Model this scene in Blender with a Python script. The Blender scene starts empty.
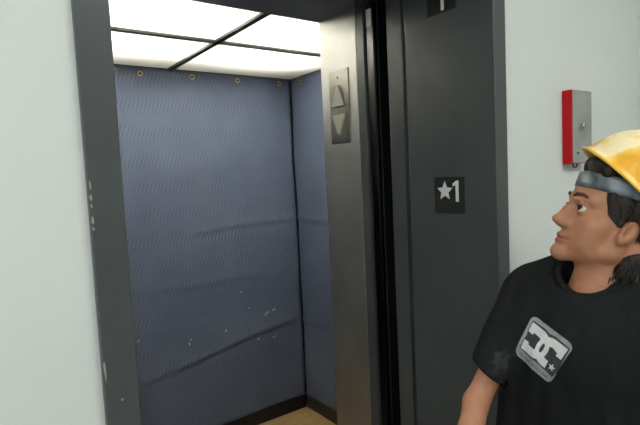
import bpy, bmesh, math, random
import numpy as np
from mathutils import Vector, Matrix
from mathutils.bvhtree import BVHTree
from mathutils.geometry import tessellate_polygon

random.seed(7)
rng = np.random.default_rng(7)
scene = bpy.context.scene
COL = scene.collection
WORLD = {}          # object name -> its world matrix while building


# ------------------------------------------------------------------ materials
def lin(c):
    return c / 12.92 if c <= 0.04045 else ((c + 0.055) / 1.055) ** 2.4


def rgb(r, g, b):
    return (lin(r / 255), lin(g / 255), lin(b / 255), 1.0)


def material(name, color, rough=0.5, metal=0.0, spec=0.5):
    m = bpy.data.materials.new(name)
    m.use_nodes = True
    b = m.node_tree.nodes['Principled BSDF']
    b.inputs['Base Color'].default_value = color
    b.inputs['Roughness'].default_value = rough
    b.inputs['Metallic'].default_value = metal
    b.inputs['Specular IOR Level'].default_value = spec
    return m


class NT:
    """tiny helper to wire nodes"""
    def __init__(self, m):
        self.t = m.node_tree
        self.b = self.t.nodes['Principled BSDF']

    def n(self, kind, **kw):
        nd = self.t.nodes.new(kind)
        for k, v in kw.items():
            if k.startswith('i_'):
                key = k[2:].replace('_', ' ')
                nd.inputs[key].default_value = v
            else:
                setattr(nd, k, v)
        return nd

    def l(self, a, b):
        self.t.links.new(a, b)

    def math(self, op, a, b=None, c=None):
        nd = self.n('ShaderNodeMath', operation=op)
        for i, v in enumerate((a, b, c)):
            if v is None:
                continue
            if isinstance(v, (int, float)):
                nd.inputs[i].default_value = v
            else:
                self.l(v, nd.inputs[i])
        return nd.outputs[0]

    def noise(self, scale, detail=4, rough=0.55, vec=None, stretch=None):
        if vec is None:
            vec = self.n('ShaderNodeTexCoord').outputs['Object']
        if stretch:
            mp = self.n('ShaderNodeMapping')
            mp.inputs['Scale'].default_value = stretch
            self.l(vec, mp.inputs['Vector'])
            vec = mp.outputs[0]
        nd = self.n('ShaderNodeTexNoise')
        nd.inputs['Scale'].default_value = scale
        nd.inputs['Detail'].default_value = detail
        nd.inputs['Roughness'].default_value = rough
        self.l(vec, nd.inputs['Vector'])
        return nd.outputs['Fac']

    def ramp(self, fac, stops):
        nd = self.n('ShaderNodeValToRGB')
        el = nd.color_ramp.elements
        while len(el) < len(stops):
            el.new(0.5)
        for e, (p, c) in zip(el, stops):
            e.position = p
            e.color = c
        self.l(fac, nd.inputs[0])
        return nd.outputs[0]

    def bump(self, h, strength, dist=0.002):
        nd = self.n('ShaderNodeBump')
        nd.inputs['Strength'].default_value = strength
        nd.inputs['Distance'].default_value = dist
        self.l(h, nd.inputs['Height'])
        self.l(nd.outputs[0], self.b.inputs['Normal'])


def noisy(name, c1, c2, scale, rough=0.5, metal=0.0, bump=0.0, stretch=None, spec=0.5, lo=0.35, hi=0.65):
    m = material(name, c1, rough, metal, spec)
    t = NT(m)
    f = t.noise(scale, stretch=stretch)
    t.l(t.ramp(f, [(lo, c1), (hi, c2)]), t.b.inputs['Base Color'])
    if bump:
        t.bump(f, bump)
    return m


M_WALL = noisy('painted_wall', rgb(206, 209, 205), rgb(202, 206, 202), 3, 0.7, bump=0.0, spec=0.25)
M_CEIL = material('white_ceiling', rgb(225, 225, 220), 0.9)
M_FLOOR = noisy('corridor_floor', rgb(138, 136, 130), rgb(128, 126, 121), 6, 0.55)
M_FRAME = noisy('charcoal_paint', rgb(66, 70, 70), rgb(62, 66, 66), 5, 0.38, bump=0.03, spec=0.5)
M_DARKGAP = material('black_rubber', rgb(18, 18, 19), 0.5)
M_SHAFT = material('shaft_dark', rgb(26, 25, 25), 0.9)
M_STEEL = noisy('brushed_stainless', rgb(206, 206, 203), rgb(192, 192, 189), 5, 0.46, 1.0)
M_PLATE = noisy('stainless_plate', rgb(158, 156, 148), rgb(140, 138, 132), 12, 0.34, 1.0)
M_GLOSS = material('glossy_dark_metal', rgb(70, 70, 70), 0.28, 1.0)
M_ARROW = material('frosted_arrow', rgb(188, 190, 176), 0.45)
M_BLACK = material('sign_black', rgb(22, 24, 25), 0.45)
M_TEXT = material('sign_white', rgb(205, 208, 206), 0.5)
M_RED = noisy('red_enamel', rgb(184, 8, 16), rgb(172, 6, 13), 8, 0.45, spec=0.25)
M_ALU = noisy('grey_metal_face', rgb(158, 158, 153), rgb(140, 141, 137), 14, 0.45, 0.25)
M_CHROME = material('chrome', rgb(205, 205, 200), 0.18, 1.0)
M_BRASS = material('brass', rgb(190, 166, 104), 0.45, 0.55)
M_BAR = material('ceiling_bar', rgb(70, 68, 66), 0.5)
M_TRANSOM = material('transom_grey', rgb(112, 115, 118), 0.45)
M_CAR = material('car_wall', rgb(46, 46, 47), 0.5)
M_KICK = material('kick_black', rgb(20, 20, 20), 0.5)
M_WHITE = material('plenum_white', rgb(235, 235, 230), 0.9)
M_CHIP = material('bare_primer', rgb(142, 146, 142), 0.7)
M_FLECK = material('pale_lint', rgb(196, 192, 190), 0.9)

# wood floor of the car
M_WOOD = material('car_floor_wood', rgb(165, 135, 92), 0.45)
t = NT(M_WOOD)
f = t.noise(5, 5, stretch=(1, 9, 1))
t.l(t.ramp(f, [(0.3, rgb(150, 120, 80)), (0.7, rgb(182, 152, 106))]), t.b.inputs['Base Color'])

# translucent ceiling diffuser
M_DIFF = bpy.data.materials.new('milky_diffuser')
M_DIFF.use_nodes = True
nt = M_DIFF.node_tree
nt.nodes.remove(nt.nodes['Principled BSDF'])
tr = nt.nodes.new('ShaderNodeBsdfTranslucent')
tr.inputs[0].default_value = (0.86, 0.84, 0.78, 1)
df = nt.nodes.new('ShaderNodeBsdfDiffuse')
df.inputs[0].default_value = (0.8, 0.79, 0.75, 1)
mx = nt.nodes.new('ShaderNodeMixShader')
mx.inputs[0].default_value = 0.25
nt.links.new(tr.outputs[0], mx.inputs[1])
nt.links.new(df.outputs[0], mx.inputs[2])
nt.links.new(mx.outputs[0], nt.nodes['Material Output'].inputs[0])

M_LAMP = bpy.data.materials.new('added_lamp_glow')
M_LAMP.use_nodes = True
b = M_LAMP.node_tree.nodes['Principled BSDF']
b.inputs['Base Color'].default_value = (1, 1, 1, 1)
b.inputs['Emission Color'].default_value = (0.97, 1.0, 0.98, 1)
b.inputs['Emission Strength'].default_value = 8.0


def quilt_material(name, axis):
    m = material(name, rgb(78, 88, 122), 0.62, spec=0.3)
    t = NT(m)
    co = t.n('ShaderNodeTexCoord').outputs['Object']
    sep = t.n('ShaderNodeSeparateXYZ')
    t.l(co, sep.inputs[0])
    h = sep.outputs[axis]
    z = sep.outputs[2]
    wob = t.math('MULTIPLY', t.math('SUBTRACT', t.noise(3.0, 2, vec=co), 0.5), 0.045)
    zz = t.math('ADD', z, wob)
    # zig-zag: triangle wave of height, period 0.105 m
    tri = t.math('PINGPONG', zz, 0.074)
    hh = t.math('ADD', h, t.math('MULTIPLY', tri, 0.34))
    s = t.math('SINE', t.math('MULTIPLY', hh, 2 * math.pi / 0.021))
    # stitched bands are fuller than the plain bands between them
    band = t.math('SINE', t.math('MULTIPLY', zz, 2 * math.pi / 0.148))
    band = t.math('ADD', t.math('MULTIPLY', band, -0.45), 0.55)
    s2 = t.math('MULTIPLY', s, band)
    s01 = t.math('ADD', t.math('MULTIPLY', s2, 0.5), 0.5)
    cloth = t.ramp(t.noise(2.2, 4, vec=co), [(0.32, rgb(82, 92, 114)), (0.68, rgb(95, 104, 124))])
    dark = t.n('ShaderNodeMixRGB', blend_type='MULTIPLY')
    dark.inputs[0].default_value = 1.0
    t.l(cloth, dark.inputs[1])
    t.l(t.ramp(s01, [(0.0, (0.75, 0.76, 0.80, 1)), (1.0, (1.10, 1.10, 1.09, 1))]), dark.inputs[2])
    t.l(dark.outputs[0], t.b.inputs['Base Color'])
    t.bump(s2, 0.22, 0.003)
    return m


M_QUILT_X = quilt_material('quilted_blue_pad_back', 0)
M_QUILT_Y = quilt_material('quilted_blue_pad_side', 1)

M_SKIN = material('skin', rgb(192, 146, 118), 0.5, spec=0.35)
t = NT(M_SKIN)
at = t.n('ShaderNodeAttribute', attribute_name='tint')
lipmix = t.n('ShaderNodeMixRGB')
t.l(at.outputs['Fac'], lipmix.inputs[0])
t.l(t.ramp(t.noise(30, 4), [(0.3, rgb(168, 116, 87)), (0.7, rgb(180, 128, 99))]), lipmix.inputs[1])
lipmix.inputs[2].default_value = rgb(150, 78, 68)
t.l(lipmix.outputs[0], t.b.inputs['Base Color'])
t.b.inputs['Subsurface Weight'].default_value = 0.12
t.b.inputs['Subsurface Radius'].default_value = (0.01, 0.004, 0.002)
t.bump(t.noise(220, 3), 0.08, 0.001)

M_HAIR = material('dark_hair', rgb(30, 24, 22), 0.5, spec=0.4)
t = NT(M_HAIR)
f = t.noise(60, 6, 0.7, stretch=(1, 1, 0.25))
t.l(t.ramp(f, [(0.3, rgb(20, 16, 15)), (0.75, rgb(52, 40, 34))]), t.b.inputs['Base Color'])
t.bump(f, 0.8, 0.006)
M_BROW = material('brow_hair', rgb(66, 46, 38), 0.7)
M_EYEWHITE = material('eye_white', rgb(205, 198, 192), 0.25)
M_IRIS = material('eye_iris', rgb(40, 26, 20), 0.15)

M_SHIRT = material('black_cotton', rgb(33, 34, 35), 0.9, spec=0.15)
t = NT(M_SHIRT)
f = t.noise(9, 6, 0.65, stretch=(1, 1, 0.7))
f2 = t.noise(3, 5, 0.7)
dust = t.math('MULTIPLY', f, f2)
t.l(t.ramp(dust, [(0.2, rgb(23, 25, 25)), (0.34, rgb(30, 32, 32)), (0.43, rgb(74, 76, 76))]), t.b.inputs['Base Color'])
t.bump(t.noise(7, 3, 0.5, stretch=(1.6, 1.6, 0.6)), 0.75, 0.03)
M_COLLAR = material('black_rib_knit', rgb(28, 30, 30), 0.9, spec=0.15)
M_PRINTGREY = noisy('print_grey', rgb(128, 132, 132), rgb(150, 153, 152), 60, 0.8)
M_PRINTWHITE = noisy('print_white', rgb(214, 216, 215), rgb(200, 203, 203), 60, 0.8)
M_PRINTDARK = noisy('print_dark', rgb(40, 42, 43), rgb(60, 62, 62), 80, 0.85)
M_DENIM = noisy('blue_denim', rgb(52, 60, 78), rgb(66, 74, 92), 20, 0.9)
M_SHOE = material('dark_shoe', rgb(45, 42, 40), 0.7)
M_STRAP = noisy('grey_band', rgb(76, 84, 88), rgb(118, 130, 136), 16, 0.36, 0.15, bump=0.2, stretch=(2.5, 1, 1), spec=0.6)

M_HAT = material('worn_yellow_plastic', rgb(238, 178, 40), 0.32, spec=0.5)
t = NT(M_HAT)
f = t.noise(9, 5, 0.62, stretch=(1.0, 0.6, 1.5))
t.l(t.ramp(f, [(0.40, rgb(232, 166, 36)), (0.48, rgb(238, 188, 72)), (0.56, rgb(243, 224, 176)), (0.78, rgb(240, 228, 196))]), t.b.inputs['Base Color'])
M_HATRIM = material('yellow_rim', rgb(236, 184, 60), 0.4)


# ------------------------------------------------------------------ mesh helpers
def bm_box(bm, x0, x1, y0, y1, z0, z1, bevel=0.0, seg=2):
    r = bmesh.ops.create_cube(bm, size=1.0)
    vs = r['verts']
    for v in vs:
        v.co = Vector(((x0 + x1) / 2 + v.co.x * (x1 - x0), (y0 + y1) / 2 + v.co.y * (y1 - y0), (z0 + z1) / 2 + v.co.z * (z1 - z0)))
    if bevel:
        es = list({e for v in vs for e in v.link_edges})
        bmesh.ops.bevel(bm, geom=es, offset=bevel, segments=seg, affect='EDGES', profile=0.5)
    return bm


def box(*a, **k):
    return bm_box(bmesh.new(), *a, **k)


def bm_prism(bm, pts, origin, u, v, n, depth):
    """outline pts (2D) in the plane origin,u,v pushed out along n by depth"""
    o, u, v, n = Vector(origin), Vector(u), Vector(v), Vector(n)
    a = [bm.verts.new(o + u * p[0] + v * p[1]) for p in pts]
    c = [bm.verts.new(o + u * p[0] + v * p[1] + n * depth) for p in pts]
    N = len(pts)
    for i in range(N):
        bm.faces.new((a[i], a[(i + 1) % N], c[(i + 1) % N], c[i]))
    for tri in tessellate_polygon([[Vector((p[0], p[1], 0)) for p in pts]]):
        bm.faces.new([c[i] for i in tri])
        bm.faces.new([a[i] for i in tri])
    bmesh.ops.recalc_face_normals(bm, faces=bm.faces)
    return bm


def prism(*a):
    return bm_prism(bmesh.new(), *a)


def bm_tube(bm, path, radii, seg=10, closed=False, flat=None):
    P = [Vector(p) for p in path]
    if isinstance(radii, (int, float)):
        radii = [radii] * len(P)
    rings = []
    up0 = Vector((0, 0, 1))
    N = len(P)
    for i, p in enumerate(P):
        if closed:
            d = P[(i + 1) % N] - P[i - 1]
        else:
            d = P[min(i + 1, N - 1)] - P[max(i - 1, 0)]
        d.normalize()
        a = d.cross(up0)
        if a.length < 1e-3:
            a = d.cross(Vector((1, 0, 0)))
        a.normalize()
        c = a.cross(d)
        ring = []
        for k in range(seg):
            w = 2 * math.pi * k / seg
            ca, sa = math.cos(w), math.sin(w)
            fa, fc = (1, 1) if flat is None else flat
            ring.append(bm.verts.new(p + a * (radii[i] * ca * fa) + c * (radii[i] * sa * fc)))
        rings.append(ring)
    last = N if closed else N - 1
    for i in range(last):
        r0, r1 = rings[i], rings[(i + 1) % N]
        for k in range(seg):
            bm.faces.new((r0[k], r0[(k + 1) % seg], r1[(k + 1) % seg], r1[k]))
    if not closed:
        bm.faces.new(list(reversed(rings[0])))
        bm.faces.new(rings[-1])
    bmesh.ops.recalc_face_normals(bm, faces=bm.faces)
    return bm


def tube(*a, **k):
    return bm_tube(bmesh.new(), *a, **k)


def bm_cyl(bm, p0, p1, r, seg=24, bevel=0.0):
    return bm_tube(bm, [p0, p1], r, seg)


def mesh_obj(name, me, mat, parent=None, smooth=False):
    o = bpy.data.objects.new(name, me)
    COL.objects.link(o)
    for m in (mat if isinstance(mat, (list, tuple)) else [mat]):
        me.materials.append(m)
    if smooth:
        me.polygons.foreach_set('use_smooth', [True] * len(me.polygons))
    if parent is not None:
        o.parent = parent
        WORLD[o.name] = WORLD[parent.name].copy()
    else:
        WORLD[o.name] = Matrix.Identity(4)
    return o


def obj(name, bm, mat, parent=None, smooth=False, world=True):
    """one mesh object; bm is given in world coordinates unless world=False"""
    if parent is not None and world:
        bm.transform(WORLD[parent.name].inverted())
    me = bpy.data.meshes.new(name)
    bm.to_mesh(me)
    bm.free()
    return mesh_obj(name, me, mat, parent, smooth)


def thing(name, label, cat, loc=(0, 0, 0), rotz=0.0, group=None):
    o = bpy.data.objects.new(name, None)
    o.empty_display_size = 0.1
    COL.objects.link(o)
    o.location = loc
    o.rotation_euler = (0, 0, rotz)
    WORLD[o.name] = Matrix.Translation(loc) @ Matrix.Rotation(rotz, 4, 'Z')
    o['label'] = label
    o['category'] = cat
    if group:
        o['group'] = group
    return o


def struct(name, bm, mat, label=None):
    o = obj(name, bm, mat)
    o['kind'] = 'structure'
    o['label'] = label or name.replace('_', ' ')
    o['category'] = name.split('_')[0]
    return o


# ------------------------------------------------------------------ camera
CAM_Z = 1.5573
F_PX, YAW, PITCH, ROLL = 496.62, 35.819, -4.2624, -2.7166
y_, p_, r_ = map(math.radians, (YAW, PITCH, ROLL))
CF = Vector((math.sin(y_) * math.cos(p_), math.cos(y_) * math.cos(p_), math.sin(p_)))
R0 = Vector((math.cos(y_), -math.sin(y_), 0))
U0 = R0.cross(CF)
CR = R0 * math.cos(r_) + U0 * math.sin(r_)
CU = U0 * math.cos(r_) - R0 * math.sin(r_)
CPOS = Vector((0, 0, CAM_Z))
cam_data = bpy.data.cameras.new('camera')
cam_data.sensor_width = 36.0
cam_data.lens = F_PX / 640 * 36.0
cam_data.clip_start = 0.02
cam = bpy.data.objects.new('camera', cam_data)
COL.objects.link(cam)
cam.matrix_world = Matrix(((CR.x, CU.x, -CF.x, CPOS.x), (CR.y, CU.y, -CF.y, CPOS.y), (CR.z, CU.z, -CF.z, CPOS.z), (0, 0, 0, 1)))
scene.camera = cam


def ray(px, py):
    d = CF + CR * ((px - 320) / F_PX) - CU * ((py - 212.5) / F_PX)
    return d


# ------------------------------------------------------------------ the lobby shell
WY = 0.80                     # the lobby face of the elevator wall
A0, A1, B0, B1 = 0.1526, 0.2028, 1.1492, 1.2004
HEAD = 2.134
bm = bmesh.new()
bm_box(bm, -2.2, A0 + 0.004, WY, 1.10, 0, 2.75)
bm_box(bm, B1 - 0.004, 2.03, WY, 1.10, 0, 2.75)
bm_box(bm, A0 + 0.004, B1 - 0.004, WY, 1.10, HEAD + 0.046, 2.75)
struct('wall_front', bm, M_WALL, 'pale painted lobby wall around the elevator opening')
struct('wall_right', box(2.03, 2.15, -2.4, 1.1, 0, 2.75), M_WALL, 'pale painted wall meeting the elevator wall at far right')
struct('wall_left', box(-2.32, -2.2, -2.4, 1.1, 0, 2.75), M_WALL)
struct('wall_back', box(-2.32, 2.15, -2.52, -2.4, 0, 2.75), M_WALL)
struct('floor', box(-2.32, 2.15, -2.52, 1.10, -0.1, 0), M_FLOOR)
struct('ceiling', box(-2.32, 2.15, -2.52, 1.10, 2.75, 2.85), M_CEIL)
# the shaft behind the wall
bm = bmesh.new()
bm_box(bm, -0.4, 2.7, 3.05, 3.15, -0.3, 2.9)
bm_box(bm, -0.5, -0.4, 1.10, 3.15, -0.3, 2.9)
bm_box(bm, 2.7, 2.8, 1.10, 3.15, -0.3, 2.9)
bm_box(bm, -0.5, 2.8, 1.10, 3.15, 2.8, 2.9)
bm_box(bm, -0.5, 2.8, 1.10, 3.15, -0.4, -0.3)
bm_box(bm, 2.03, 2.8, 1.06, 1.10, -0.3, 2.9)
struct('wall_shaft', bm, M_SHAFT, 'dark elevator shaft behind the door gap')

# unseen ceiling lamps, added and sized to light the lobby
for i, (lx, ly, lw, lh) in enumerate(((-0.9, 0.10, 1.2, 0.6), (1.2, -0.80, 1.5, 0.75))):
    o = thing('added_ceiling_light', ('white ceiling light panel added out of view over the left of the lobby', 'white ceiling light panel added out of view over the right of the lobby')[i],
              'ceiling light', (lx, ly, 2.75), 0, 'added lobby ceiling lights')
    bm = bmesh.new()
    bm_box(bm, lx - lw / 2 - .02, lx + lw / 2 + .02, ly - lh / 2 - .02, ly + lh / 2 + .02, 2.735, 2.75, 0.003)
    obj('lamp_frame', bm, M_CEIL, o)
    obj('lamp_diffuser', box(lx - lw / 2, lx + lw / 2, ly - lh / 2, ly + lh / 2, 2.722, 2.735, 0.003), M_LAMP, o)

# unseen fill light added at the left wall, with an invented window panel
wl = bpy.data.lights.new('left_fill_light', 'AREA')
wl.shape = 'RECTANGLE'
wl.size, wl.size_y = 1.7, 1.5
wl.energy = 22
wl.color = (0.92, 0.98, 1.0)
wo = bpy.data.objects.new('left_fill_light', wl)
wo.location = (-2.16, -.75, 1.55)
wo.rotation_euler = (math.radians(90), 0, math.radians(-90))
COL.objects.link(wo)
struct('window_standin', box(-2.198, -2.17, -1.65, .15, .77, 2.33, .004), M_CEIL, 'added window panel on the left wall of the lobby, out of view')  # made-up panel behind the fill light, standing in for a window

# ------------------------------------------------------------------ door frame
JY = 1.104
fr = thing('elevator_door_frame', 'charcoal painted steel frame around the open elevator doorway', 'door frame', (0.676, WY, 0))


def jamb_profile(pts, z0, z1):
    bm = bmesh.new()
    a = [bm.verts.new((x, y, z0)) for x, y in pts]
    c = [bm.verts.new((x, y, z1)) for x, y in pts]
    n = len(pts)
    for i in range(n):
        bm.faces.new((a[i], a[(i + 1) % n], c[(i + 1) % n], c[i]))
    bm.faces.new(a)
    bm.faces.new(c)
    bmesh.ops.recalc_face_normals(bm, faces=bm.faces)
    es = [e for e in bm.edges if abs(e.verts[0].co.z - e.verts[1].co.z) > 0.5]
    bmesh.ops.bevel(bm, geom=es, offset=0.0022, segments=2, affect='EDGES', profile=0.5)
    return bm


FP = 0.012     # how far the frame stands proud of the wall
obj('jamb', jamb_profile([(A0, WY - FP), (A1, WY - FP), (A1, JY), (A0 + .02, JY), (A0 + .02, WY + .002), (A0, WY + .002)], 0, HEAD + .05), M_FRAME, fr)
obj('jamb', jamb_profile([(B0, WY - FP), (B1, WY - FP), (B1, WY + .002), (B1 - .02, WY + .002), (B1 - .02, JY), (B0, JY)], 0, HEAD + .05), M_FRAME, fr)
obj('head', box(A1, B0, WY - FP, JY, HEAD, HEAD + .05, 0.002), M_FRAME, fr)
obj('sill', box(A1, B0, WY, 1.19, 0.0, 0.004), M_PLATE, fr)

for px, py, w, h, a in ((85.0, 186, .003, .016, 0), (86.5, 198, .004, .010, .1), (87.5, 206, .003, .008, 0), (89.3, 221, .004, .014, 0), (90.6, 229, .003, .008, .2),
                        (102.6, 372, .0035, .040, .05), (122.5, 399.5, .005, .005, 0)):
    d = CF + CR * ((px - 320) / F_PX) - CU * ((py - 212.5) / F_PX)
    c = CPOS + d * ((WY - FP - .0004) / d.y)
    c.x = max(c.x, A0 + .003)
    q = []
    rnd = random.Random(int(px * 10 + py))
    for k in range(9):
        th = 2 * math.pi * k / 9
        rr = .5 * rnd.uniform(.6, 1.1)
        du, dv = w * rr * math.cos(th), h * rr * math.sin(th)
        q.append((du * math.cos(a) - dv * math.sin(a), du * math.sin(a) + dv * math.cos(a)))
    obj('paint_chip', prism(q, c, (1, 0, 0), (0, 0, 1), (0, -1, 0), .0003), M_CHIP, fr)

# landing door, slid open to the right: only its leading edge shows
SY = 1.1847
ld = thing('landing_door', 'grey sliding landing door, leading edge showing beside the star sign jamb', 'door', (1.6, 1.15, 0))
bm = bmesh.new()
bm_box(bm, B0 + .0015, 2.10, JY + .008, SY, 0.01, HEAD + .03, 0.003)
obj('door_panel', bm, M_FRAME, ld)
obj('edge_seam', box(B0 + .0005, B0 + .003, JY + .009, JY + .016, 0.02, HEAD + .02, 0.0008), M_DARKGAP, ld)

# car door, slid open behind it
cd = thing('car_door', 'black edged sliding car door inside the dark gap', 'door', (1.6, 1.27, 0))
obj('door_panel', box(B0 + .022, 2.10, 1.247, 1.288, 0.02, 2.15, 0.003), M_DARKGAP, cd)
obj('safety_edge', box(B0 + .006, B0 + .024, 1.250, 1.287, 0.03, 2.12, 0.004), M_GLOSS, cd)
l = obj('label_plate', box(B0 + .003, B0 + .0065, 1.257, 1.281, 2.045, 2.103, 0.001), M_TEXT, cd)
l['label'] = 'small white plate at the top of the door edge'
# track brackets and cross pieces glimpsed in the gap
gap = thing('door_hanger_bracket', 'dark bracket bar across the black gap between the doors', 'bracket', (1.3, 1.215, 1.38))
obj('bar', box(B0 + .06, 1.6, 1.188, 1.246, 1.375, 1.385), M_SHAFT, gap)

# ------------------------------------------------------------------ elevator car
CY0, CY1 = 1.3337, 1.5431
XS, YB, CZ, BZ = 1.7825, 2.7288, 2.1814, 0.0917
XL = 0.2104
car = thing('elevator_car', 'elevator car interior with black kick rail and stainless entrance column', 'elevator', (1.0, 2.1, 0))
PADT = 0.022
obj('car_floor', box(XL - .05, XS + .06, 1.24, YB + .08, -0.06, 0.0), M_WOOD, car)
bm = bmesh.new()
bm_box(bm, XL - .06, XS + .08, YB + PADT + .006, YB + .08, 0, 2.45)
obj('back_wall', bm, M_CAR, car)
obj('side_wall', box(XS + PADT + .006, XS + .08, CY1 - .15, YB + .08, 0, 2.45), M_CAR, car)
obj('side_wall', box(XL - .08, XL - .03, CY0, YB + .08, 0, 2.45), M_CAR, car)
obj('roof', box(XL - .08, XS + .08, CY0, YB + .08, 2.45, 2.48), M_CAR, car)
kb = bmesh.new()
bm_box(kb, XL, XS, YB + .004, YB + .03, 0, .10, 0.002)
bm_box(kb, XS + .004, XS + .03, CY1, YB, 0, .10, 0.002)
obj('kick_rail', kb, M_KICK, car)
# entrance columns and transom
obj('column_return', box(B0 - .0005, B0 + .03, 1.2926, CY0 - .0006, 0, 2.20, 0.002), M_FRAME, car)
oc = obj('entrance_column', jamb_profile([(B0, CY0), (XS + .03, CY0), (XS + .03, CY0 + .02), (B0 + .02, CY0 + .02), (B0 + .02, CY1 - .02), (XS + .03, CY1 - .02), (XS + .03, CY1), (B0, CY1)], 0, 2.45), M_STEEL, car)
oc['label'] = 'brushed stainless column with the arrow plate'
obj('entrance_column', box(XL - .03, A1 + .0, CY0, CY1, 0, 2.45, 0.002), M_STEEL, car)
obj('transom', box(A1, B0 + .004, CY0, CY1, 2.131, 2.45, 0.002), M_TRANSOM, car)
obj('car_sill', box(A1, B0, 1.24, CY0, 0.0, 0.004), M_PLATE, car)

# luminous ceiling
GX, GY = 0.9964, 2.1139
cl = thing('elevator_ceiling_light', 'luminous elevator ceiling of four white panels in dark bars', 'ceiling light', (GX, GY, CZ))
bw = 0.014
xs = (XL, GX, XS + PADT)
ys = (CY1, GY, YB + PADT)
for i in range(2):
    for j in range(2):
        obj('diffuser_panel', box(xs[i], xs[i + 1], ys[j], ys[j + 1], CZ + .004, CZ + .008), M_DIFF, cl)
for args in ((GX - bw, GX + bw, CY1, YB + PADT), (XL, XS + PADT, GY - bw, GY + bw)):
    obj('ceiling_bar', box(args[0], args[1], args[2], args[3], CZ - .008, CZ + .004, 0.001), M_BAR, cl)
bm = bmesh.new()
bm_box(bm, XL - .02, XS + PADT, YB + PADT - .012, YB + PADT + .004, CZ - .002, CZ + .02)
bm_box(bm, XS + PADT - .012, XS + PADT + .004, CY1, YB + PADT, CZ - .002, CZ + .02)
obj('edge_trim', bm, M_BAR, cl)
# lamps above the diffusers
for i in range(2):
    for j in range(2):
        ld_ = bpy.data.lights.new('panel_lamp', 'AREA')
        ld_.shape = 'RECTANGLE'
        ld_.size, ld_.size_y = 0.52, 0.08
        ld_.energy = 22
        ld_.color = (0.97, 0.98, 0.95)
        lo = bpy.data.objects.new('panel_lamp', ld_)
        lo.location = (GX + (-.36, .34)[i], GY + (-.26, .20)[j], 2.275)
        COL.objects.link(lo)


# ------------------------------------------------------------------ quilted pads
def pad(name, label, O, ex, en, W, Z0, Z1, mat, seed, grom, creases):
    """hanging quilted blanket: O origin, ex along the wall, en towards the room"""
    r = random.Random(seed)
    nx, nz = 90, 120
    bm = bmesh.new()
    ex, en = Vector(ex), Vector(en)
    ph = [r.uniform(0, 6.28) for _ in range(8)]

    def off(s, z):
        d = 0.004 * math.sin(3.1 * s + ph[0]) + 0.003 * math.sin(5.7 * s + 2.1 * z + ph[1]) + 0.0022 * math.sin(9 * z + 1.7 * s + ph[2])
        for (zc, slope, wave, amp, s0, s1) in creases:
            zz = zc + slope * (s - W / 2) + wave * math.sin(9 * s + ph[3])
            u = (z - zz) / 0.016
            fade = max(0, min(1, (s - s0) / 0.15)) * max(0, min(1, (s1 - s) / 0.15))
            # a fold: cloth bellies out just above the line and tucks in beneath it
            d += amp * fade * (math.exp(-(u - 0.8) ** 2 / 1.6) - 0.8 * math.exp(-(u + 0.6) ** 2 / 0.9))
        d *= max(0, min(1, (Z1 - z) / 0.12)) * 0.9 + 0.1
        hem = 0.006 * math.exp(-((z - Z0) / 0.02) ** 2)
        return d + hem

    front, back = [], []
    for j in range(nz + 1):
        z = Z0 + (Z1 - Z0) * j / nz
        rf, rb = [], []
        for i in range(nx + 1):
            s = W * i / nx
            zz = z + (0.004 * math.sin(7 * s + ph[4]) if j == 0 else 0)
            p = Vector(O) + ex * s
            rf.append(bm.verts.new((p + en * off(s, z)) + Vector((0, 0, zz))))
            rb.append(bm.verts.new((p - en * 0.012) + Vector((0, 0, zz))))
        front.append(rf)
        back.append(rb)
    for j in range(nz):
        for i in range(nx):
            bm.faces.new((front[j][i], front[j][i + 1], front[j + 1][i + 1], front[j + 1][i]))
            bm.faces.new((back[j][i], back[j + 1][i], back[j + 1][i + 1], back[j][i + 1]))
    for j in range(nz):
        bm.faces.new((front[j][0], front[j + 1][0], back[j + 1][0], back[j][0]))
        bm.faces.new((front[j][nx], back[j][nx], back[j + 1][nx], front[j + 1][nx]))
    for i in range(nx):
        bm.faces.new((front[0][i], back[0][i], back[0][i + 1], front[0][i + 1]))
        bm.faces.new((front[nz][i], front[nz][i + 1], back[nz][i + 1], back[nz][i]))
    bmesh.ops.recalc_face_normals(bm, faces=bm.faces)
    root = thing(name, label, 'quilted pad', Vector(O) + ex * (W / 2) + Vector((0, 0, Z0)), 0, 'blue quilted wall pads')
    obj('quilted_cloth', bm, mat, root, smooth=True)
    for s, z in grom:
        c = Vector(O) + ex * s + Vector((0, 0, z)) + en * (off(s, z) + .002)
        ring = []
        for k in range(20):
            w = 2 * math.pi * k / 20
            ring.append(c + ex * (0.0115 * math.cos(w)) + Vector((0, 0, 0.0115 * math.sin(w))))
        g = obj('grommet', tube(ring, 0.0038, 8, closed=True), M_BRASS, root, smooth=True)
        obj('hook_stud', tube([c - en * .004, c + en * .004, c + en * .007], [0.005, 0.005, 0.003], 12), M_DARKGAP, g, smooth=True)
    return root, off


def on_plane(px, py, axis, val):
    d = ray(px, py)
    k = (val - CPOS[axis]) / d[axis]
    return CPOS + d * k


W_BACK = XS - .008 - XL
gb = []
for px, py in ((140, 73.5), (192, 77), (237.5, 80.5), (279, 83.5)):
    p = on_plane(px, py, 1, YB)
    gb.append((p.x - XL, p.z))
back_pad, boff = pad('quilted_wall_pad', 'blue quilted moving pad covering the back wall, under four grommets', (XL, YB, 0), (1, 0, 0), (0, -1, 0), W_BACK, BZ, CZ - .004, M_QUILT_X, 3, gb,
    [(1.245, 0.05, 0.006, 0.007, 0.75, 1.7), (0.50, 0.16, 0.004, 0.007, 0.1, 1.7), (0.72, 0.02, 0.01, 0.002, 0.0, 1.2), (1.62, 0.0, 0.006, 0.003, 0.2, 1.5), (0.95, -0.03, 0.008, 0.0035, 0.0, 1.4)])
gs = []
for px, py in ((300.5, 82.0),):
    p = on_plane(px, py, 0, XS)
    gs.append((YB - .008 - p.y, p.z))
W_SIDE = YB - .008 - (CY1 + .01)
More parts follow.
